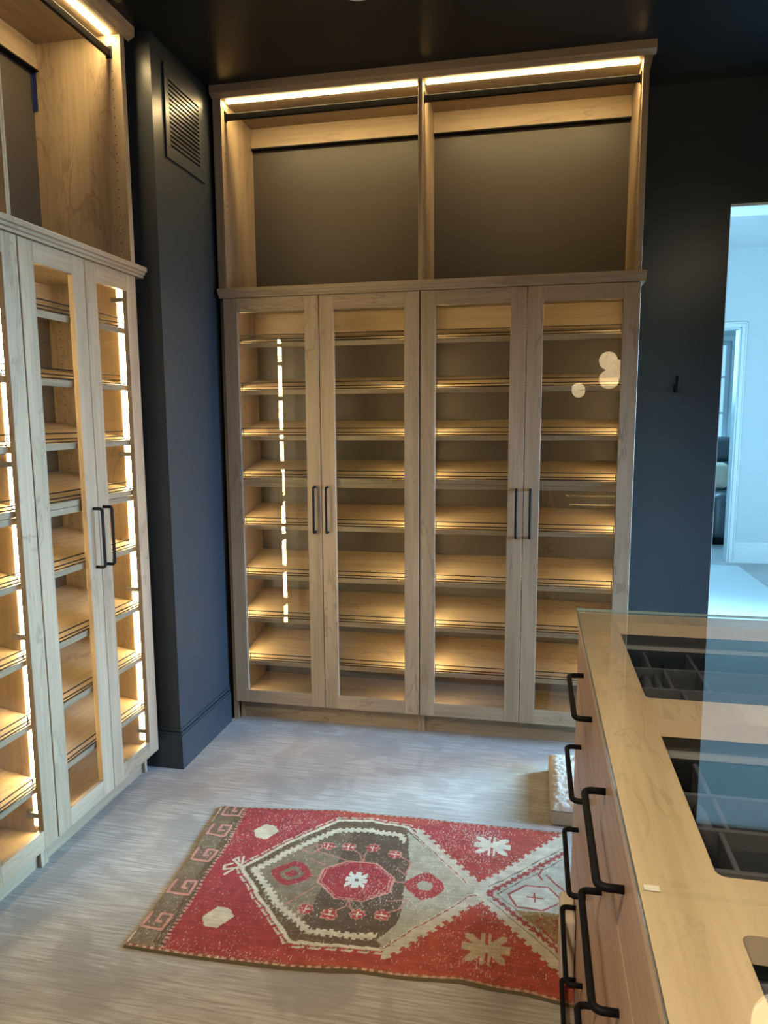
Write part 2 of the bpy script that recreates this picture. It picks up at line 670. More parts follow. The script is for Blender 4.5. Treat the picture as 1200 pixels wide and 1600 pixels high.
    if left_end:
        MB().box(-0.0225, 0.0, 0.028, 0.046, 0.0, 2.026, 'oak_z').build('filler_strip', t)
    return t


def upper_cabinet(label, loc, rz, group, xl0, xl1, xr0, xr1, frontl=None, holes=True):
    t = empty('open_hanging_cabinet', label, 'cabinet', loc, rz, group)
    D = 0.385
    zb, ztp = 2.0705, 2.90
    ui = 2.884
    MB().box(xl0, xl1, 0.0, D, zb, ztp, 'oak_z').build('side_panel', t, bevel=0.0008, seg=1)
    MB().box(xr0, xr1, 0.0, D, zb, ztp, 'oak_z').build('side_panel', t, bevel=0.0008, seg=1)
    MB().box(xl1, xr0, 0.002, D, ui, ztp + 0.012, 'oak_x').build('top_panel', t)
    MB().box(xl1, xr0, 0.372, D, zb, ui, 'backing').build('back_panel', t)
    MB().box(xl1, xr0, 0.350, 0.369, 2.792, ui - 0.0005, 'oak_x').build('rear_rail', t)
    MB().box(xl1, xr0, 0.342, 0.3715, 2.786, 2.7915, 'black').build('cleat_strip', t)
    MB().box(xl1 + 0.012, xr0 - 0.012, 0.032, 0.052, ui - 0.004, ui, 'led_h').build('led_strip', t)
    rd = MB().box(xl1, xr0, 0.0395, 0.0525, 2.807, 2.8355, 'black').build('hanging_rod', t, bevel=0.003, seg=2)
    for xs, sg in ((xl1, 1), (xr0, -1)):
        b = MB()
        b.box(xs, xs + sg * 0.004, 0.034, 0.058, 2.804, 2.845, 'black')
        b.build('rod_socket', rd)
    if holes:
        b = MB()
        for xs in (xl1 + 0.0002, xr0 - 0.0002):
            for yy in (0.036,):
                z = 2.12
                while z < 2.86:
                    if abs(z - 2.822) > 0.03 or yy > 0.1:
                        b.box(xs - 0.0004, xs + 0.0004, yy - 0.0022, yy + 0.0022, z - 0.0018, z + 0.0018, 'void')
                    z += 0.032
        tag(b.build('shelf_pin_holes', t), kind='stuff')
    return t


WBK = 0.914
lower_cabinet('lit glass-door shoe cabinet on the back wall, next to the dark pier', WBK, (0, 0, 0), 0, 'glass-door shoe cabinets', left_end=True)
lower_cabinet('lit glass-door shoe cabinet on the back wall, right one beside the bare wall', WBK, (WBK, 0, 0), 0, 'glass-door shoe cabinets')
WLF = 0.6628
RZ = math.pi / 2
lower_cabinet('glass-door shoe cabinet on the left wall, next to the dark pier', WLF, (XL, YC - WLF, 0), RZ, 'glass-door shoe cabinets')
lower_cabinet('glass-door shoe cabinet cut by the left edge of the photo', WLF, (XL, YC - 2 * WLF, 0), RZ, 'glass-door shoe cabinets')

upper_cabinet('empty open hanging cabinet high on the back wall, left bay', (0, 0, 0), 0, 'open hanging cabinets', -0.015, 0.024, 0.9055, 0.9145)
uc = upper_cabinet('empty open hanging cabinet high on the back wall, right bay', (0, 0, 0), 0, 'open hanging cabinets', 0.915, 0.924, 1.800, 1.824)
b = MB()
b.hull([(1.8245, 0.0005, 2.830), (1.8245, 0.384, 2.830), (1.8245, 0.384, 2.929), (1.8245, 0.0005, 2.929)],
       [(1.826, 0.0005, 2.832), (1.826, 0.384, 2.832), (1.844, 0.384, 2.929), (1.844, 0.0005, 2.929)], 'oak_y')
b.build('crown_return', uc)
y0 = YC - WLF
upper_cabinet('empty open hanging cabinet above the left doors, tape on its back panel', (XL, y0, 0), RZ, 'open hanging cabinets', -0.0255, -0.0165, WLF - 0.0275, WLF + 0.002)
upper_cabinet('open hanging cabinet at the top left corner of the photo', (XL, y0, 0), RZ, 'open hanging cabinets', -WLF - 0.028, -WLF - 0.008, -0.0350, -0.0260)


def molding(name, label, x0, x1, loc, rz, prof, cat='molding', ret=None, grp=None):
    """profile (y,z) extruded along x"""
    b = MB()
    b.hull([(x0, y, z) for y, z in prof], [(x1, y, z) for y, z in prof], 'oak_x')
    if ret:
        for q in ret:
            b.hull(q[0], q[1], 'oak_y')
    o = b.build(name)
    o.location = loc
    o.rotation_euler = (0, 0, rz)
    return tag(o, label, cat, grp)


ledge = [(0.384, 2.0300), (0.384, 2.0700), (-0.025, 2.0700), (-0.026, 2.0675), (-0.026, 2.0530), (-0.018, 2.0500), (-0.016, 2.0420), (-0.010, 2.0390), (-0.010, 2.0300)]
crown = [(0.0, 2.884), (-0.004, 2.884), (-0.010, 2.889), (-0.022, 2.894), (-0.028, 2.898), (-0.030, 2.929), (0.0, 2.929)]
molding('ledge_molding', 'stepped wooden ledge between upper and lower back wall cabinets', -0.012, 1.842, (0, 0, 0), 0, ledge)
molding('ledge_molding', 'stepped wooden ledge between upper and lower left wall cabinets', -WLF - 0.05, WLF + 0.042, (XL, y0, 0), RZ, ledge)
molding('crown_molding', 'wooden crown molding on top of the back wall cabinets under the ceiling', -0.016, 1.845, (0, 0, 0), 0, crown)
molding('crown_molding', 'wooden crown molding on top of the left wall cabinets under the ceiling', -WLF - 0.05, WLF + 0.028, (XL, y0, 0), RZ, crown)

# strip of blue tape on the back edge of the left upper cabinet
b = MB()
b.hull([(-0.4785, -0.594, 2.650), (-0.4785, -0.5865, 2.640), (-0.4785, -0.5865, 2.787), (-0.4785, -0.594, 2.787)],
       [(-0.4775, -0.594, 2.650), (-0.4775, -0.5865, 2.640), (-0.4775, -0.5865, 2.787), (-0.4775, -0.594, 2.787)], 'tape')
b.box(-0.4775, -0.462, -0.5873, -0.5867 + 0.0018, 2.648, 2.786, 'tape')
tag(b.build('masking_tape'), 'strip of blue masking tape in the left upper cabinet back corner', 'tape')

# ------------------------------------------------------------------ air vent on the pier
v = empty('air_vent', 'dark square wall vent with angled louvres high on the pier', 'vent', (CX, -0.241, 2.51))
Y0, Y1, Z0, Z1 = -0.171, 0.171, 0.0, 0.350
sy0, sy1, sz0, sz1 = -0.138, 0.124, 0.042, 0.300
b = MB()
b.box(0, 0.008, Y0, Y1, Z0, sz0, 'paint')
b.box(0, 0.008, Y0, Y1, sz1, Z1, 'paint')
b.box(0, 0.008, Y0, sy0, sz0, sz1, 'paint')
b.box(0, 0.008, sy1, Y1, sz0, sz1, 'paint')
b.build('frame', v, bevel=0.0015)
MB().box(0.0005, 0.0012, sy0, sy1, sz0, sz1, 'void').build('backing', v)
n = 15
pitch = (sz1 - sz0) / n
slat = None
for i in range(n):
    z = sz0 + i * pitch
    if slat is None:
        b = MB()
        b.hull([(0.002, sy0, 0.0), (0.0078, sy0, 0.0), (0.0078, sy0, pitch * 0.52), (0.002, sy0, pitch * 0.30)],
               [(0.002, sy1, 0.0), (0.0078, sy1, 0.0), (0.0078, sy1, pitch * 0.52), (0.002, sy1, pitch * 0.30)], 'paint')
        slat = b.build('slat', v)
        slat.location = (0, 0, z)
    else:
        share(slat, 'slat', v, (0, 0, z))

# ------------------------------------------------------------------ recessed ceiling light
c = empty('recessed_ceiling_light', 'round recessed ceiling light cut by the top edge of the photo', 'ceiling light', (0.790, -0.590, H))
b = MB()
k = b.mi('whiteplastic')
SEG = 32
prof = [(0.052, 0.0), (0.068, 0.0), (0.069, -0.003), (0.064, -0.006), (0.055, -0.004), (0.052, 0.0)]
for i in range(SEG):
    t = 2 * math.pi * i / SEG
    for r, z in prof:
        b.v.append((r * math.cos(t), r * math.sin(t), z))
for i in range(SEG):
    j = (i + 1) % SEG
    for q in range(len(prof) - 1):
        b.f.append((i * 6 + q, j * 6 + q, j * 6 + q + 1, i * 6 + q + 1))
        b.m.append(k)
        b.smooth.append(True)
b.build('trim_ring', c)
b = MB()
b.tube([(0, 0, -0.0015), (0, 0, -0.0005)], 0.053, 'whiteplastic', 32)
b.build('lens', c)

# ------------------------------------------------------------------ island
FX = 1.547
IY0, IY1 = -3.56, -1.145
isl = empty('island', 'wooden dressing island with black-handled drawers and display cutouts in its top', 'island', (0, 0, 0))
IX1 = 2.72
ZT = 0.9385
# carcass
b = MB()
b.box(FX + 0.021, IX1, IY0, IY0 + 0.02, 0.0, 0.905, 'oak_z')
b.box(FX + 0.0005, IX1, IY1 - 0.02, IY1, 0.0, 0.905, 'oak_z')
b.box(IX1 - 0.02, IX1, IY0 + 0.02, IY1 - 0.02, 0.0, 0.905, 'oak_z')
b.box(FX + 0.021, IX1, IY0 + 0.02, IY1 - 0.02, 0.0, 0.02, 'oak_x')
for yy in (-1.8175, -2.386, -2.962):
    b.box(FX + 0.021, IX1 - 0.02, yy - 0.009, yy + 0.009, 0.02, 0.905, 'oak_z')
b.build('carcass', isl)
# top with rounded-corner cutouts, built as four-sided pieces around each opening
cuts = [(-1.767, -1.226), (-2.336, -1.868), (-2.955, -2.436), (-3.47, -3.06)]
CX0, CX1 = 1.637, 2.62
import bmesh
def ring_plate(name, parent, cuts, x0, x1, y0_, y1_, z0, z1, r, mat, edge):
    bm = bmesh.new()
    ys = [y1_]
    seg = 6
    # cell boundaries halfway between cutouts
    bounds = [y1_]
    for i in range(len(cuts) - 1):
        bounds.append((cuts[i][0] + cuts[i + 1][1]) / 2)
    bounds.append(y0_)
    mats = []
    for i, (ca, cb) in enumerate(cuts):
        top, bot = bounds[i], bounds[i + 1]
        inner = []
        for cx_, cy_, a0 in ((CX1 - r, cb - r, 0), (CX0 + r, cb - r, 90), (CX0 + r, ca + r, 180), (CX1 - r, ca + r, 270)):
            for s in range(seg + 1):
                a = math.radians(a0 + 90 * s / seg)
                inner.append((cx_ + r * math.cos(a), cy_ + r * math.sin(a)))
        n_ = len(inner)
        corners = [(x1, top), (x0, top), (x0, bot), (x1, bot)]
        for zz in (z0, z1):
            iv = [bm.verts.new((x, y, zz)) for x, y in inner]
            cv = [bm.verts.new((x, y, zz)) for x, y in corners]
            for q in range(4):
                base = q * (seg + 1)
                for s in range(seg):
                    f = bm.faces.new((cv[q], iv[base + s + 1], iv[base + s]))
                nb = ((q + 1) * (seg + 1)) % n_
                f = bm.faces.new((cv[q], cv[(q + 1) % 4], iv[nb], iv[base + seg]))
            if zz == z0:
                iv0, cv0 = iv, cv
        for s in range(n_):
            f = bm.faces.new((iv0[s], iv0[(s + 1) % n_], iv[(s + 1) % n_], iv[s]))
            f.material_index = 1
        f = bm.faces.new((cv0[1], cv0[2], cv[2], cv[1]))
        f.material_index = 1
        f = bm.faces.new((cv0[3], cv0[0], cv[0], cv[3]))
        f.material_index = 1
        if i == 0:
            f = bm.faces.new((cv0[0], cv0[1], cv[1], cv[0]))
            f.material_index = 1
        if i == len(cuts) - 1:
            f = bm.faces.new((cv0[2], cv0[3], cv[3], cv[2]))
            f.material_index = 1
    bmesh.ops.remove_doubles(bm, verts=bm.verts, dist=1e-5)
    bmesh.ops.recalc_face_normals(bm, faces=bm.faces)
    me = bpy.data.meshes.new(name)
    bm.to_mesh(me)
    bm.free()
    me.materials.append(M[mat])
    me.materials.append(M[edge])
    o = bpy.data.objects.new(name, me)
    scene.collection.objects.link(o)
    o.parent = parent
    return o
top = ring_plate('top_frame', isl, cuts, FX - 0.004, IX1 + 0.004, IY0 - 0.004, IY1 + 0.004, 0.9055, ZT, 0.012, 'top_y', 'edge')
# drawers
rows = [(0.745, 0.902, 0.837), (0.540, 0.742, 0.647), (0.315, 0.537, 0.420), (0.115, 0.312, 0.200), (0.012, 0.112, 0.055)]
cols = [(-1.8175, IY1 - 0.002, -1.652, -1.380), (-2.386, -1.8175, -2.232, -1.962), (-2.962, -2.386, -2.81, -2.54), (IY0 + 0.002, -2.962, -3.39, -3.12)]
for ci, (ya, yb, ha, hb) in enumerate(cols):
    for ri, (za, zb, hz) in enumerate(rows):
        b = MB()
        b.box(FX, FX + 0.019, ya + 0.0015, yb - 0.0015, za, zb, 'front_y')
        b.box(FX + 0.0004, FX + 0.0186, ya + 0.0015, yb - 0.0015, zb, zb + 0.0012, 'edge')
        d = b.build('drawer', isl)
        if ri == 4:
            ha2, hb2 = ha - 0.08, hb - 0.08
        else:
            ha2, hb2 = ha, hb
        arc_handle('handle', d, (FX, ha2, hz), (FX, hb2, hz), (-0.036, 0, 0), 0.0062, bend=0.014)
# steel drawer boxes under the cutouts
for ci, (ya, yb, _, _) in enumerate(cols):
    a, bb_ = ya + 0.022, yb - 0.020
    if ci == 0:
        bb_ = -1.190
    b = MB()
    b.box(FX + 0.021, 2.60, bb_ - 0.012, bb_, 0.760, 0.8680, 'greymetal')
    b.box(FX + 0.021, 2.60, bb_ - 0.004, bb_ - 0.0005, 0.8680, 0.8980, 'bronze')
    b.box(FX + 0.021, 2.60, a, a + 0.012, 0.760, 0.8680, 'greymetal')
    b.box(FX + 0.021, 2.60, a + 0.012, bb_ - 0.012, 0.760, 0.768, 'greymetal')
    b.build('drawer_box', isl)

for ca, cb in cuts[:3]:
    MB().box(CX0 + 0.01, CX1, ca - 0.006, ca - 0.002, 0.897, 0.904, 'led_drawer').build('led_strip', isl)

# velvet trays lying in the drawer boxes
def tray(label, ya, yb, rowsy, parts, pads):
    t = empty('jewelry_tray', label, 'tray', (0, 0, 0), 0, 'jewelry trays')
    x0, x1 = FX + 0.030, 2.58
    zb = 0.7685
    b = MB()
    b.box(x0, x1, ya, yb, zb, zb + 0.006, 'velvet')
    b.box(x0, x0 + 0.008, ya, yb, zb + 0.006, 0.858, 'velvet')
    b.box(x1 - 0.008, x1, ya, yb, zb + 0.006, 0.858, 'velvet')
    b.box(x0 + 0.008, x1 - 0.008, ya, ya + 0.008, zb + 0.006, 0.858, 'velvet')
    b.box(x0 + 0.008, x1 - 0.008, yb - 0.008, yb, zb + 0.006, 0.858, 'velvet')
    b.build('tray_body', t)
    for yy in rowsy:
        MB().box(x0 + 0.0085, x1 - 0.0085, yy - 0.004, yy + 0.004, zb + 0.0065, 0.858, 'velvet_pad').build('divider', t, bevel=0.0015, seg=1)
    for x, a, c_ in parts:
        MB().box(x - 0.004, x + 0.004, a, c_, zb + 0.0065, 0.856, 'velvet_pad').build('divider', t, bevel=0.0015, seg=1)
    for x, a, c_, wd in pads:
        b = MB()
        b.tube([(x, a, 0.822), (x, c_, 0.822)], wd / 2, 'velvet_pad', 10, 0.024)
        b.build('ring_roll', t)
    return t
g1 = cols[0][0] + 0.022 + 0.014
tray('black velvet jewelry tray under the glass at the far end of the island', g1, -1.204, [-1.350, -1.490, -1.63],
     [(1.712, -1.3455, -1.213), (1.823, -1.4855, -1.213), (1.742, -1.4855, -1.3545), (1.76, -1.6255, -1.4945), (2.05, -1.4855, -1.213), (2.3, -1.4855, -1.213)],
     [(1.672, -1.484, -1.356, 0.020), (1.697, -1.484, -1.356, 0.026), (1.722, -1.484, -1.356, 0.018)])
tray('black velvet jewelry tray under the second cutout of the island, ring rolls at its left', -2.350, -1.852, [-1.980, -2.085, -2.192],
     [(1.712, -1.9755, -1.862), (1.716, -2.0805, -1.9845), (1.703, -2.1875, -2.0895), (1.95, -1.9755, -1.862), (1.93, -2.1875, -1.9845), (2.2, -2.1875, -1.862)],
     [(1.672, -2.079, -1.987, 0.018), (1.694, -2.079, -1.987, 0.024)])
tray('black velvet jewelry tray under the nearest cutout at the bottom right', -2.926, -2.425, [-2.55, -2.68, -2.80],
     [(1.74, -2.5455, -2.435), (1.90, -2.6755, -2.5545), (2.2, -2.6755, -2.435)], [(1.69, -2.674, -2.556, 0.024)])

# glass sheets on the island with their clear bumpers
def glass_sheet(label, ya, yb):
    o = MB().box(1.5395, 2.735, ya, yb, 0.9405, 0.9473, 'glass').build('glass_sheet')
    me = o.data
    me.materials.append(M['glass_edge'])
    for f in me.polygons:
        if abs(f.normal.z) < 0.5 and abs(f.center.y + 2.387) > 0.01:
            f.material_index = 1
    tag(o, label, 'glass sheet', 'glass sheets on the island')
    return o
glass_sheet('clear glass sheet covering the far two cutouts of the island', -2.386, -1.134)
glass_sheet('clear glass sheet covering the near end of the island', -3.565, -2.3868)
for i, (x, y, lb) in enumerate(((1.556, -2.376, 'small clear bumper pad at the glass seam on the island edge'), (1.556, -1.146, 'small clear bumper pad under the far corner of the glass'))):
    o = MB().box(x - 0.008, x + 0.010, y - 0.005, y + 0.005, ZT, 0.9403, 'clear_pad').build('bumper_pad', bevel=0.0006, seg=1)
    tag(o, lb, 'bumper pad', 'glass bumper pads')

# ------------------------------------------------------------------ wall hook
h = empty('wall_hook', 'small black hook on the dark wall left of the doorway', 'hook', (2.047, WB, 1.60))
MB().box(-0.012, 0.012, -0.006, 0, -0.004, 0.030, 'black').build('plate', h, bevel=0.002)
b = MB()
b.tube([(0.0, -0.005, 0.004), (0.0, -0.030, 0.0), (0.0, -0.036, 0.012), (0.0, -0.036, 0.066)], 0.0085, 'black', 12)
b.build('peg', h)

# ------------------------------------------------------------------ items on the floor
def rounded(name, x0, x1, y0_, y1_, z0, z1, mat, bevel, seg=4, sub=0, amp=0.0):
    o = MB().box(x0, x1, y0_, y1_, z0, z1, mat).build(name)
    o.modifiers.new('bevel', 'BEVEL').width = bevel
    o.modifiers['bevel'].segments = seg
    for f in o.data.polygons:
        f.use_smooth = True
    return o
t = empty('floor_cushion', 'low beige fleece floor cushion beyond the end of the island', 'cushion', (0, 0, 0))
# fleece top with tufts of real relief
nx, ny = 60, 80
x0, x1, ya, yb = 1.500, 1.86, -0.655, -0.215
vs, fs = [], []
for j in range(ny + 1):
    for i in range(nx + 1):
        u_, v_ = i / nx, j / ny
        e = min(u_, 1 - u_) * (x1 - x0)
        e2 = min(v_, 1 - v_) * (yb - ya)
        d = min(e, e2)
        hgt = 0.062 + 0.022 * min(1, (d / 0.03)) ** 0.5
        hgt += (mnoise.noise(Vector((u_ * 28, v_ * 34, 1.3))) * 0.006 + mnoise.noise(Vector((u_ * 70, v_ * 80, 4.3))) * 0.003) * min(1, d / 0.02 + 0.25)
        vs.append((x0 + u_ * (x1 - x0), ya + v_ * (yb - ya), hgt))
for j in range(ny):
    for i in range(nx):
        a = j * (nx + 1) + i
        fs.append((a, a + 1, a + nx + 2, a + nx + 1))
me = bpy.data.meshes.new('fleece_top')
me.from_pydata(vs, [], fs)
me.materials.append(M['fleece'])
for f in me.polygons:
    f.use_smooth = True
o = bpy.data.objects.new('fleece_top', me)
scene.collection.objects.link(o)
o.parent = t
o = rounded('cushion_base', x0 + 0.001, x1 - 0.001, ya + 0.001, yb - 0.001, 0.001, 0.062, 'fleece', 0.012)
o.parent = t
o = rounded('padded_block', 1.507, 1.5455, -1.425, -1.300, 0.0165, 0.192, 'creampad', 0.010)
tag(o, 'small cream padded block standing on the rug against the island drawers', 'block')

# ------------------------------------------------------------------ rug
def poly_mask(X, Y, pts):
    inside = np.zeros(X.shape, bool)
    n_ = len(pts)
    for i in range(n_):
        xa, ya_ = pts[i]
        xb, yb_ = pts[(i + 1) % n_]
        if ya_ == yb_:
            continue
        c_ = ((ya_ > Y) != (yb_ > Y)) & (X < (xb - xa) * (Y - ya_) / (yb_ - ya_) + xa)
        inside ^= c_
    return inside


def line_dist(X, Y, pts, closed=False):
    d = np.full(X.shape, 9.0)
    arc = np.zeros(X.shape)
    q = list(pts) + ([pts[0]] if closed else [])
    s0 = 0.0
    for (xa, ya_), (xb, yb_) in zip(q[:-1], q[1:]):
        L_ = math.hypot(xb - xa, yb_ - ya_)
        t_ = np.clip(((X - xa) * (xb - xa) + (Y - ya_) * (yb_ - ya_)) / (L_ * L_), 0, 1)
        dd = np.hypot(X - xa - t_ * (xb - xa), Y - ya_ - t_ * (yb_ - ya_))
        near = dd < d
        d = np.where(near, dd, d)
        arc = np.where(near, s0 + t_ * L_, arc)
        s0 += L_
    return d, arc


def make_rug():
    nx, ny = 700, 430
    s = np.linspace(0, 1, nx)
    r = np.linspace(0, 1, ny)
    S, Rr = np.meshgrid(s, r)
    xleft = np.interp(Rr[:, 0], [0, .12, .42, .54, .65, .74, .84, 1.0], [.301, .304, .300, .299, .286, .276, .270, .261])
    X = xleft[:, None] + S * (1.5435 - xleft[:, None])
    ytop = np.interp(X[-1], [.26, .37, .64, .71, .86, 1.0, 1.27, 1.545], [-.763, -.755, -.722, -.708, -.708, -.699, -.702, -.695])
    ybot = np.interp(X[0], [.30, .53, .76, .90, .98, 1.11, 1.25, 1.33, 1.42, 1.545], [-1.521, -1.522, -1.513, -1.498, -1.484, -1.482, -1.467, -1.474, -1.474, -1.492])
    yt = np.interp(X, X[-1], ytop)
    yb_ = np.interp(X, X[0], ybot)
    Y = yb_ + Rr * (yt - yb_)
    rng = np.random.RandomState(3)
    def sm(a):
        return np.array(a, float)
    def vnoise(fx, fy, seed):
        g = np.random.RandomState(seed).rand(int(fy) + 3, int(fx) + 3)
        u_ = (X - .25) / 1.3 * fx
        v_ = (Y + 1.53) / .85 * fy
        u_ = np.clip(u_, 0, fx + .99)
        v_ = np.clip(v_, 0, fy + .99)
        i = u_.astype(int)
        j = v_.astype(int)
        fu, fv = u_ - i, v_ - j
        fu = fu * fu * (3 - 2 * fu)
        fv = fv * fv * (3 - 2 * fv)
        return (g[j, i] * (1 - fu) * (1 - fv) + g[j, i + 1] * fu * (1 - fv) + g[j + 1, i] * (1 - fu) * fv + g[j + 1, i + 1] * fu * fv)
    # weave wobble so that no line is perfectly straight
    wob = 0.007
    Xw = X + (vnoise(26, 18, 11) - .5) * wob
    Yw = Y + (vnoise(26, 18, 12) - .5) * wob
    # knots: quantise to stepped edges
    kq = 0.0042
    Xk = np.round(Xw / kq) * kq
    Yk = np.round(Yw / kq) * kq
    red = sm(srgb(172, 46, 52))
    orange = sm(srgb(182, 66, 38))
    cream = sm(srgb(214, 200, 168))
    sage = sm(srgb(172, 164, 138))
    taupe = sm(srgb(138, 120, 92))
    brown = sm(srgb(112, 88, 62))
    choco = sm(srgb(104, 84, 64))
    pink = sm(srgb(212, 138, 118))
    olive = sm(srgb(150, 118, 66))
    C = np.empty(X.shape + (3,))
    def put(mask, col, a=1.0):
        mask = mask.astype(float) * a if not isinstance(mask, float) else mask
        C[...] = C * (1 - mask[..., None]) + col * mask[..., None]
    # field: crimson at left, orange red to the edges and right
    tt = np.clip((X - .75) / .5 + (vnoise(10, 8, 5) - .5) * .9, 0, 1)
    edge_o = np.clip(1.3 - np.minimum(Y - yb_, yt - Y) / .06, 0, 1) * np.clip((X - .6) / .25, 0, 1)
    tt = np.clip(np.maximum(tt * .75, edge_o), 0, 1)
    top_pink = np.clip((Y + 1.05) / .2, 0, 1) * np.clip((X - 1.0) / .1, 0, 1) * np.clip((1.42 - X) / .12, 0, 1)
    tt = tt * (1 - .75 * top_pink)
    C[...] = red * (1 - tt[..., None]) + orange * tt[..., None]
    # ---- left end border
    xin = np.interp(Y, [-1.52, -1.36, -1.2, -1.0, -.76], [.419, .408, .400, .393, .372])
    xl = np.interp(Y, [-1.52, -1.2, -1.03, -.76], [.301, .299, .277, .261])
    bw = (Xk - xl) / (xin - xl)
    put(bw < 1, taupe)
    put((bw < 1), brown, .25)
    put((bw > .70) & (bw < .90), brown)
    put((bw > .90) & (bw < 1.0), choco)
    put((bw > .92) & (bw < 1.02) & ((Yk * 100 % 1.6) < .8), pink)
    put(bw < .06, sm(srgb(236, 206, 178)))
    for cy in (-1.405, -1.247, -1.075, -.922, -.790):
        cx_ = .345 if cy < -1.1 else (.335 if cy < -1.0 else .322)
        u_ = (Xw - cx_)
        v_ = (Yw - cy)
        sgn = 1
        segs = [[(-.032, .030), (-.032, -.034), (.036, -.034), (.036, .030), (.002, .030), (.002, -.004), (.016, -.004)]]
        put((np.abs(u_ + 0.002) < .043) & (np.abs(v_) < .044), sm(srgb(126, 70, 62)), .35)
        for q in segs:
            d, _ = line_dist(u_, v_, q)
            put(d < .0048, pink)
    # ---- diamonds
    put(poly_mask(Xk, Yk, [(.449, -.905), (.479, -.858), (.520, -.868), (.543, -.895), (.513, -.948), (.470, -.940)]), cream, .95)
    put(poly_mask(Xk, Yk, [(.471, -1.366), (.500, -1.312), (.540, -1.315), (.566, -1.346), (.535, -1.400), (.495, -1.402)]), cream, .95)
    # ---- first medallion
    outer = [(.494, -1.118), (.600, -.955), (.739, -.778), (.860, -.762), (.992, -.778), (1.241, -1.065), (1.288, -1.070), (1.285, -1.108), (1.246, -1.118), (1.025, -1.391), (.886, -1.404), (.767, -1.414), (.62, -1.262)]
    inner = [(.540, -1.120), (.640, -.975), (.745, -.842), (.860, -.820), (.975, -.832), (1.015, -.885), (1.035, -.98), (1.035, -1.08), (1.050, -1.28), (1.012, -1.345), (.947, -1.355), (.800, -1.362), (.66, -1.255)]
    put(poly_mask(Xk, Yk, outer), brown)
    # right lobe in worn grey-green
    lobe = [(.995, -.800), (1.241, -1.065), (1.288, -1.070), (1.285, -1.108), (1.246, -1.118), (1.025, -1.380), (1.0, -1.36), (1.05, -1.28), (1.035, -1.05), (1.015, -.885)]
    put(poly_mask(Xk, Yk, lobe), sage)
    # cream outline with running hooks
    d, arc = line_dist(Xk, Yk, outer, True)
    put(d < .0055, cream, .95)
    ins = poly_mask(Xk, Yk, outer)
    put((~ins) & (d < .021) & (arc % .046 < .036) & ~((d > .008) & (d < .0145) & (arc % .046 > .008)) & (X < 1.05), cream, .8)
    put((~ins) & (d > .0075) & (d < .0125) & (arc % .046 < .012) & (X < 1.05), brown, .8)
    # stepped cream halo of the waist towards the red triangles
    put((~ins) & (d < .030 + .012 * ((arc * 100 % 3.4) < 1.7)) & (X > 1.03) & (X < 1.30), sm(srgb(196, 184, 156)), .95)
    put((d < .0022) & (X > 1.02), sm(srgb(150, 70, 60)), .9)
    # toothed inner cream line
    ins2 = poly_mask(Xk, Yk, inner)
    d2, arc2 = line_dist(Xk, Yk, inner, True)
    put(ins2, sm(srgb(140, 122, 92)))
    m_dark = ins2 & (Xk > .775 + (Yk + 1.21) * .08 + (vnoise(14, 10, 8) - .5) * .02)
    put(m_dark, choco)
    m_mid = ins2 & (Yk > -.99) & (Xk > .70)
    put(m_mid, choco, .7)
    put((d2 < .008 + .007 * ((arc2 * 100 % 2.2) < 1.1)) & (X < 1.0), cream, .92)
    put(ins2 & (Xk > .60) & (Xk < .735) & (np.abs(Yk + 1.118) < .0), choco)
    # tip ornament
    for q in ([(.494, -1.118), (.445, -1.085)], [(.494, -1.118), (.440, -1.140)], [(.445, -1.085), (.458, -1.070), (.470, -1.09)], [(.44, -1.14), (.432, -1.12), (.452, -1.105)], [(.47, -1.135), (.455, -1.165)], [(.485, -1.10), (.475, -1.06)]):
        dd, _ = line_dist(Xw, Yw, q)
        put(dd < .0045, cream)
    # red lozenge
    def lozenge(cx_, cy_, a, bq):
        return (np.abs(Xk - cx_) / a) ** 1.35 + (np.abs(Yk - cy_) / bq) ** 1.35
    l1 = lozenge(.666, -1.116, .068, .062)
    put(l1 < 1.08, sm(srgb(170, 100, 86)))
    put((l1 < 1.0), red)
    put((l1 < .5) & (l1 > .22), taupe)
    l2 = lozenge(1.101, -1.095, .066, .070)
    put(l2 < 1.0, sm(srgb(178, 50, 52)))
    put(np.hypot((Xk - 1.101) / .026, (Yk + 1.095) / .026) < 1, sage)
    # octagon
    ox, oy = .882, -1.108
    oc = np.maximum(np.maximum(np.abs(Xk - ox) / .116, np.abs(Yk - oy) / .094), (np.abs(Xk - ox) / .116 + np.abs(Yk - oy) / .094) / 1.36)
    put(oc < 1.06, pink)
    put(oc < 1.0, sm(srgb(172, 44, 52)))
    put((oc > .93) & (oc < .96), pink, .8)
    # eight pointed star
    ax, ay = np.abs(Xk - ox), np.abs(Yk - oy)
    st = ((ax < .012) & (ay < .040)) | ((ay < .011) & (ax < .036)) | ((np.abs(ax - ay) < .010) & (ax < .030)) | ((ax < .022) & (ay < .020))
    put(st, sm(srgb(214, 214, 196)))
    put((ax < .005) & (ay < .006), brown)
    # stems of the octagon and outline panels
    for q in ([(ox, oy + .094), (ox - .02, -.965), (.813, -.938)], [(ox, oy + .094), (ox, -.95), (.898, -.930)], [(ox, oy - .094), (ox, -1.235), (.835, -1.275)], [(ox, oy - .094), (.90, -1.24), (.924, -1.262)],
              [(.998, -1.09), (1.035, -1.092)], [(1.0, -1.02), (1.03, -1.05), (1.04, -.98), (.99, -.945)], [(1.0, -1.19), (1.06, -1.17), (1.04, -1.22), (1.0, -1.25)],
              [(.755, -1.11), (.73, -1.115)], [(.66, -.985), (.70, -.955), (.75, -.92), (.70, -1.00), (.66, -.985)], [(.70, -1.26), (.74, -1.20), (.76, -1.17)], [(.70, -1.03), (.76, -1.05)],
              [(.85, -1.02), (.72, -.985), (.70, -.94)]):
        dd, _ = line_dist(Xw, Yw, q)
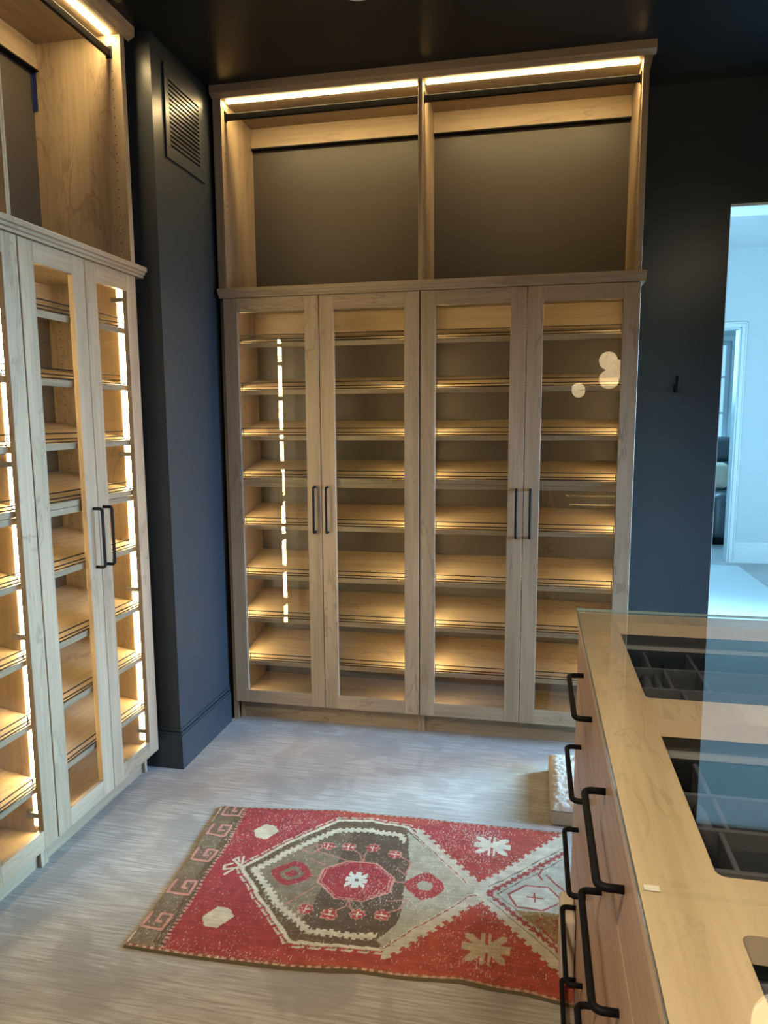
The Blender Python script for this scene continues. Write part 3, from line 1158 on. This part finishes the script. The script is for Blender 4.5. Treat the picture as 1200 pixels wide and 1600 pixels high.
        put(dd < .0028, sm(srgb(196, 120, 102)), .9)
    # small flowers
    for fx_, fy_ in ((.740, -.943), (.813, -.935), (.898, -.925), (.981, -.946), (.765, -1.274), (.838, -1.280), (.924, -1.265), (.997, -1.255), (1.525, -.885)):
        rr = np.hypot(Xk - fx_, (Yk - fy_))
        aa = np.arctan2(Yk - fy_, Xk - fx_)
        put(rr < .0235 + .003 * np.cos(aa * 8), pink)
        put(rr < .020 + .002 * np.cos(aa * 8), sm(srgb(186, 52, 54)))
        put((rr < .016) & (np.cos(aa * 4) > .72), cream)
        put(rr < .005, cream)
    # ---- second medallion, cut by the island
    arms = [(1.262, -1.090), (1.30, -1.055), (1.56, -.735), (1.60, -1.08), (1.56, -1.40), (1.30, -1.125)]
    band = [(1.290, -1.090), (1.57, -.785), (1.60, -1.09), (1.55, -1.345)]
    da, aa = line_dist(Xk, Yk, [(1.58, -.70), (1.275, -1.088), (1.56, -1.405)])
    put(poly_mask(Xk, Yk, arms), sm(srgb(198, 190, 164)))
    put((da < .020 + .010 * ((aa * 100 % 3.2) < 1.6)) & (X > 1.26), sm(srgb(200, 190, 162)), .95)
    put(poly_mask(Xk, Yk, band), sm(srgb(178, 176, 154)))
    db_, ab_ = line_dist(Xk, Yk, [(1.58, -.79), (1.300, -1.090), (1.555, -1.345)])
    put(db_ < .0045 + .007 * ((ab_ * 100 % 2.6) < 1.2), sm(srgb(164, 48, 44)), .95)
    put((db_ > .018) & (db_ < .022) & (X > 1.30), sm(srgb(110, 74, 58)), .8)
    lowb = (Yk < -1.155 + (vnoise(16, 12, 21) - .5) * .02) & poly_mask(Xk, Yk, band) & (db_ > .014)
    put(lowb, olive)
    hx = [(1.362, -1.082), (1.414, -1.029), (1.487, -1.025), (1.530, -1.085), (1.47, -1.142), (1.390, -1.138)]
    put(poly_mask(Xk, Yk, hx), sm(srgb(196, 192, 170)))
    dh, _ = line_dist(Xw, Yw, hx, True)
    put(dh < .0035, sm(srgb(170, 74, 66)))
    for q in ([(1.42, -1.085), (1.47, -1.085)], [(1.445, -1.066), (1.445, -1.106)], [(1.47, -.93), (1.455, -.965), (1.47, -.99)], [(1.48, -.965), (1.54, -1.04)], [(1.47, -1.17), (1.45, -1.20), (1.50, -1.27)], [(1.51, -1.17), (1.50, -1.22)]):
        dd, _ = line_dist(Xw, Yw, q)
        put(dd < .0032, sm(srgb(168, 66, 58)))
    # cream leaf stars in the two red triangles
    def burst(cx_, cy_, a, bq, col):
        ax, ay = np.abs(Xk - cx_) / a, np.abs(Yk - cy_) / bq
        m_ = ((ax < .22) & (ay < 1)) | ((ay < .26) & (ax < 1)) | ((np.abs(ax - ay) < .26) & (ax < .86) & (ay < .86))
        m_ &= ~((ax < .05) & (ay > .25))
        put(m_, col)
    burst(1.300, -.836, .064, .056, sm(srgb(208, 196, 168)))
    burst(1.312, -1.333, .066, .062, sm(srgb(188, 160, 116)))
    # ---- long edges
    eb = (Y - yb_)
    et = (yt - Y)
    put(eb < .016, sm(srgb(150, 74, 52)), .85)
    put((eb > .005) & (eb < .013) & ((Xk * 100 % 2.4) < 1.2), sm(srgb(206, 160, 124)), .85)
    put((eb < .011) & (X > 1.05), sm(srgb(190, 140, 104)), .55)
    put(eb < .0045, sm(srgb(96, 84, 58)))
    put(et < .006, sm(srgb(110, 96, 74)))
    put((et > .006) & (et < .010) & ((Xk * 100 % 2.4) < 1.2), cream, .7)
    # ---- wear: low pile showing light warp threads, in streaks across the rug
    fine = rng.rand(ny, nx)
    k = np.array([.25, .5, .25])
    st1 = fine.copy()
    for _ in range(3):
        st1[1:-1] = st1[:-2] * .25 + st1[1:-1] * .5 + st1[2:] * .25
    st1 = (st1 - st1.mean()) / st1.std()
    wear = vnoise(9, 7, 31) * .6 + vnoise(30, 20, 32) * .4
    wear += .30 * np.exp(-((X - .86) / .10) ** 2 - ((Y + 1.09) / .12) ** 2)
    wear += .32 * top_pink
    wear += .28 * np.exp(-((X - .62) / .05) ** 2 - ((Y + 1.42) / .07) ** 2)
    thr = 2.75 - wear * 2.1
    put((st1 > thr), sm(srgb(222, 206, 184)), .5)
    put((st1 > thr + .8), sm(srgb(232, 222, 204)), .5)
    C *= (0.86 + .28 * vnoise(60, 44, 41))[..., None] * (0.93 + .14 * rng.rand(ny, nx))[..., None]
    C *= (0.94 + 0.10 * ((Yk * 1000 / 4.2).astype(int) % 2))[..., None]
    rim = np.minimum(np.minimum(eb, et), X - xleft[:, None]) < .0045
    rim &= (X - xleft[:, None]) > .004
    C[rim] = sm(srgb(104, 90, 62))
    # ---- relief
    bumps = (vnoise(7, 5, 51) - .5) * .004 + (vnoise(22, 16, 52) - .5) * .0018
    edge = np.minimum(np.minimum(eb, et), (X - xleft[:, None]))
    Z = .0085 + bumps * .8 + .004 * np.exp(-((X - .93) / .05) ** 2) * np.exp(-eb / .03) + .004 * np.exp(-((X - 1.27) / .06) ** 2) * np.exp(-eb / .03)
    Z += (fine - .5) * .0009
    Z = np.where(edge < .0022, .001, np.minimum(Z, .0145))
    verts = np.stack([X, Y, Z], -1).reshape(-1, 3)
    idx = np.arange(nx * ny).reshape(ny, nx)
    quads = np.stack([idx[:-1, :-1], idx[:-1, 1:], idx[1:, 1:], idx[1:, :-1]], -1).reshape(-1, 4)
    me = bpy.data.meshes.new('rug')
    me.vertices.add(len(verts))
    me.vertices.foreach_set('co', verts.ravel())
    me.loops.add(quads.size)
    me.loops.foreach_set('vertex_index', quads.ravel())
    me.polygons.add(len(quads))
    me.polygons.foreach_set('loop_start', np.arange(0, quads.size, 4))
    me.polygons.foreach_set('loop_total', np.full(len(quads), 4))
    me.update(calc_edges=True)
    me.polygons.foreach_set('use_smooth', np.ones(len(quads), bool))
    ca = me.color_attributes.new('weave', 'FLOAT_COLOR', 'POINT')
    rgba = np.ones((nx * ny, 4))
    g_ = C.mean(-1, keepdims=True)
    C = (g_ * np.array([1.03, 1.0, 0.93]) + (C - g_) * 0.76) * 0.70
    rgba[:, :3] = np.clip(C.reshape(-1, 3), 0, 1)
    ca.data.foreach_set('color', rgba.ravel())
    m, nt, b_ = newmat('hand knotted wool')
    at = nt.nodes.new('ShaderNodeAttribute')
    at.attribute_name = 'weave'
    nt.links.new(at.outputs['Color'], b_.inputs['Base Color'])
    b_.inputs['Roughness'].default_value = 0.9
    b_.inputs['Specular IOR Level'].default_value = 0.12
    me.materials.append(m)
    o = bpy.data.objects.new('rug', me)
    scene.collection.objects.link(o)
    tag(o, 'worn red tribal rug with brown and cream medallions lying on the carpet', 'rug')


make_rug()

# ------------------------------------------------------------------ hanging lamps (off frame, seen in the glass)
def disc(parent, x, y, z, r, nrm, th=0.022):
    b_ = MB()
    nrm = Vector(nrm).normalized()
    c_ = Vector((x, y, z))
    b_.tube([c_ - nrm * th / 2, c_ - nrm * th * .3, c_ + nrm * th * .3, c_ + nrm * th / 2], r, 'alabaster', 28)
    n_ = 28
    # soften the rim
    for i in list(range(0, n_)) + list(range(3 * n_, 4 * n_)):
        p_ = Vector(b_.v[i])
        b_.v[i] = tuple(c_ + (p_ - c_) * 0.93)
    return b_.build('alabaster_disc', parent)


def pendant(label, x, y, discs):
    t_ = empty('pendant_lamp', label, 'lamp', (x, y, 0), 0, 'alabaster pendant lamps')
    b_ = MB()
    b_.tube([(0, 0, H - 0.03), (0, 0, H)], 0.06, 'black', 24)
    b_.build('canopy', t_)
    zmax = max(q[2] for q in discs)
    b_ = MB()
    b_.tube([(0, 0, min(q[2] for q in discs)), (0, 0, H - 0.03)], 0.005, 'black', 8)
    for q in discs:
        b_.tube([(0, 0, q[2]), (q[0], q[1], q[2])], 0.004, 'black', 6)
    b_.build('stem', t_)
    for q in discs:
        disc(t_, *q[:4], q[4])
    return t_


pendant('alabaster disc pendant lamp over the near end of the island, mirrored in the glass doors', 2.12, -3.92,
        [(-0.05, 0.03, 2.00, 0.085, (0.2, 1, 0.1)), (0.04, 0.06, 1.92, 0.085, (-0.3, 1, 0)), (-0.04, 0.05, 1.83, 0.09, (0.1, 1, 0.25)), (-0.30, -0.15, 1.74, 0.07, (0.5, 1, 0.1)), (0.12, -0.08, 1.86, 0.085, (1, 0.2, 0))])

pendant('alabaster disc pendant lamp over the far end of the island, mirrored in its glass top', 2.20, -1.00,
        [(0.02, 0.02, 2.30, 0.10, (0.3, 1, 0.9)), (0.20, 0.05, 2.42, 0.09, (-0.3, 1, 0.2))])

# ------------------------------------------------------------------ hall beyond the doorway
HY = 4.66
HC = 3.10
shell('floor_hall', [(-0.62, 5.6, WB + 0.08, 9.2, -0.05, 0.0)], 'hall_carpet')
shell('ceiling_hall', [(-0.62, 5.6, WB + 0.165, 9.2, HC, HC + 0.1)], 'hall_ceiling')
D2A, D2B, D2Z = 2.45, 3.385, 2.35
shell('wall_hall_far', [(1.4, D2A, HY, HY + 0.14, 0, HC), (D2B, 5.6, HY, HY + 0.14, 0, HC), (D2A, D2B, HY, HY + 0.14, D2Z, HC)], 'hall_white')
shell('wall_hall_left', [(1.4, 1.5, WB + 0.165, HY, 0, HC)], 'hall_white')
shell('wall_hall_right', [(5.5, 5.6, WB + 0.165, 9.2, 0, HC)], 'hall_white')
b = MB()
cw = 0.035
for (x0_, x1_, z0_, z1_) in ((D2B, D2B + cw, 0, D2Z + cw), (D2A - cw, D2A, 0, D2Z + cw), (D2A, D2B, D2Z, D2Z + cw)):
    b.box(x0_, x1_, HY - 0.018, HY, z0_, z1_, 'white_trim')
b.box(D2B + cw, D2B + cw + 0.014, HY - 0.028, HY, 0, D2Z + cw + 0.014, 'white_trim')
b.box(D2A, D2B + cw + 0.014, HY - 0.028, HY, D2Z + cw, D2Z + cw + 0.014, 'white_trim')
b.box(D2B - 0.016, D2B, HY, HY + 0.14, 0, D2Z, 'white_trim')
b.box(D2A, D2B, HY, HY + 0.14, D2Z - 0.016, D2Z, 'white_trim')
struct(b.build('door_2', bevel=0.003))
b = MB()
b.box(D2B + cw + 0.015, 5.5, HY - 0.016, HY, 0.0, 0.185, 'white_trim')
b.box(D2B + cw + 0.015, 5.5, HY - 0.010, HY, 0.185, 0.215, 'white_trim')
struct(b.build('baseboard_hall', bevel=0.003))
# pale flat strip on the hall floor
o = MB().box(1.9, 3.43, 0.75, 4.45, 0.0005, 0.010, 'pale_strip').build('hall_floor_strip', bevel=0.003)
tag(o, 'pale flat strip on the hall floor seen through the doorway', 'rug')
# far room: window wall, window, armchair, pillow
FY = 7.6
WX0, WX1, WZ0, WZ1 = 2.85, 4.02, 1.08, 2.50
shell('wall_far_room', [(1.4, WX0, FY, FY + 0.2, 0, HC), (WX1, 5.5, FY, FY + 0.2, 0, HC), (WX0, WX1, FY, FY + 0.2, 0, WZ0), (WX0, WX1, FY, FY + 0.2, WZ1, HC)], 'hall_white')
b = MB()
b.box(WX0 - 0.06, WX0, FY - 0.02, FY, WZ0 - 0.06, WZ1 + 0.06, 'white_trim')
b.box(WX1, WX1 + 0.06, FY - 0.02, FY, WZ0 - 0.06, WZ1 + 0.06, 'white_trim')
b.box(WX0, WX1, FY - 0.02, FY, WZ1, WZ1 + 0.06, 'white_trim')
b.box(WX0 - 0.08, WX1 + 0.08, FY - 0.06, FY, WZ0 - 0.06, WZ0, 'white_trim')
b.box(WX0, WX1, FY + 0.09, FY + 0.12, WZ0, WZ0 + 0.05, 'white_trim')
b.box(WX0, WX1, FY + 0.09, FY + 0.12, WZ1 - 0.05, WZ1, 'white_trim')
b.box(WX0, WX0 + 0.05, FY + 0.09, FY + 0.12, WZ0 + 0.05, WZ1 - 0.05, 'white_trim')
b.box(WX1 - 0.05, WX1, FY + 0.09, FY + 0.12, WZ0 + 0.05, WZ1 - 0.05, 'white_trim')
win = struct(b.build('window_1'))
for z in (1.53, 2.02):
    MB().box(WX0 + 0.05, WX1 - 0.05, FY + 0.09, FY + 0.118, z - 0.012, z + 0.012, 'white_trim').build('muntin', win)
MB().box(3.42, 3.445, FY + 0.0905, FY + 0.1175, WZ0 + 0.05, WZ1 - 0.05, 'white_trim').build('muntin', win)
MB().box(WX0 + 0.05, WX1 - 0.05, FY + 0.102, FY + 0.106, WZ0 + 0.05, WZ1 - 0.05, 'glass').build('window_pane', win)
shell('wall_room_left', [(1.4, 1.5, HY + 0.14, 9.2, 0, HC)], 'hall_white')

ch = empty('armchair', 'dark grey leather armchair seen through the hall doorways', 'armchair', (3.42, 6.15, 0))
def rb(name, x0_, x1_, y0_, y1_, z0_, z1_, mat, bev, parent):
    o_ = rounded(name, x0_, x1_, y0_, y1_, z0_, z1_, mat, bev, 5)
    o_.parent = parent
    return o_
rb('arm', 0.02, 0.27, -0.45, 0.42, 0.06, 0.60, 'leather', 0.10, ch)
rb('arm', -0.80, -0.55, -0.45, 0.42, 0.06, 0.60, 'leather', 0.10, ch)
rb('seat', -0.55, 0.02, -0.44, 0.30, 0.10, 0.42, 'leather', 0.05, ch)
rb('backrest', -0.78, 0.26, 0.30, 0.52, 0.20, 0.82, 'leather', 0.08, ch)
MB().box(-0.76, 0.22, -0.40, 0.40, 0.0, 0.07, 'black').build('plinth', ch)
o = rounded('throw_pillow', 3.30, 3.72, 6.12, 6.30, 0.615, 0.93, 'cream', 0.075, 6)
tag(o, 'cream throw pillow propped on the dark armchair in the far room', 'pillow')
o = rounded('bolster_cushion', 3.30, 3.98, 7.06, 7.24, 0.90, 1.22, 'leather', 0.07, 6)
tag(o, 'dark cushion behind the cream pillow below the far window', 'cushion')
sf = empty('sofa', 'grey sofa under the window of the far room, mostly hidden', 'sofa', (3.3, 7.30, 0))
rb('seat', -0.9, 0.75, -0.40, 0.10, 0.12, 0.52, 'leather', 0.05, sf)
rb('backrest', -0.9, 0.75, -0.26, 0.12, 0.50, 0.90, 'leather', 0.05, sf)
MB().box(-0.85, 0.7, -0.35, 0.05, 0.0, 0.12, 'black').build('plinth', sf)

for cname in ('hall_window_daylight', 'far_room_daylight', 'dressing_room_fill', 'island_warm_fill', 'rear_warm_fill', 'side_window_daylight'):
    bpy.data.objects[cname]['kind'] = 'helper'
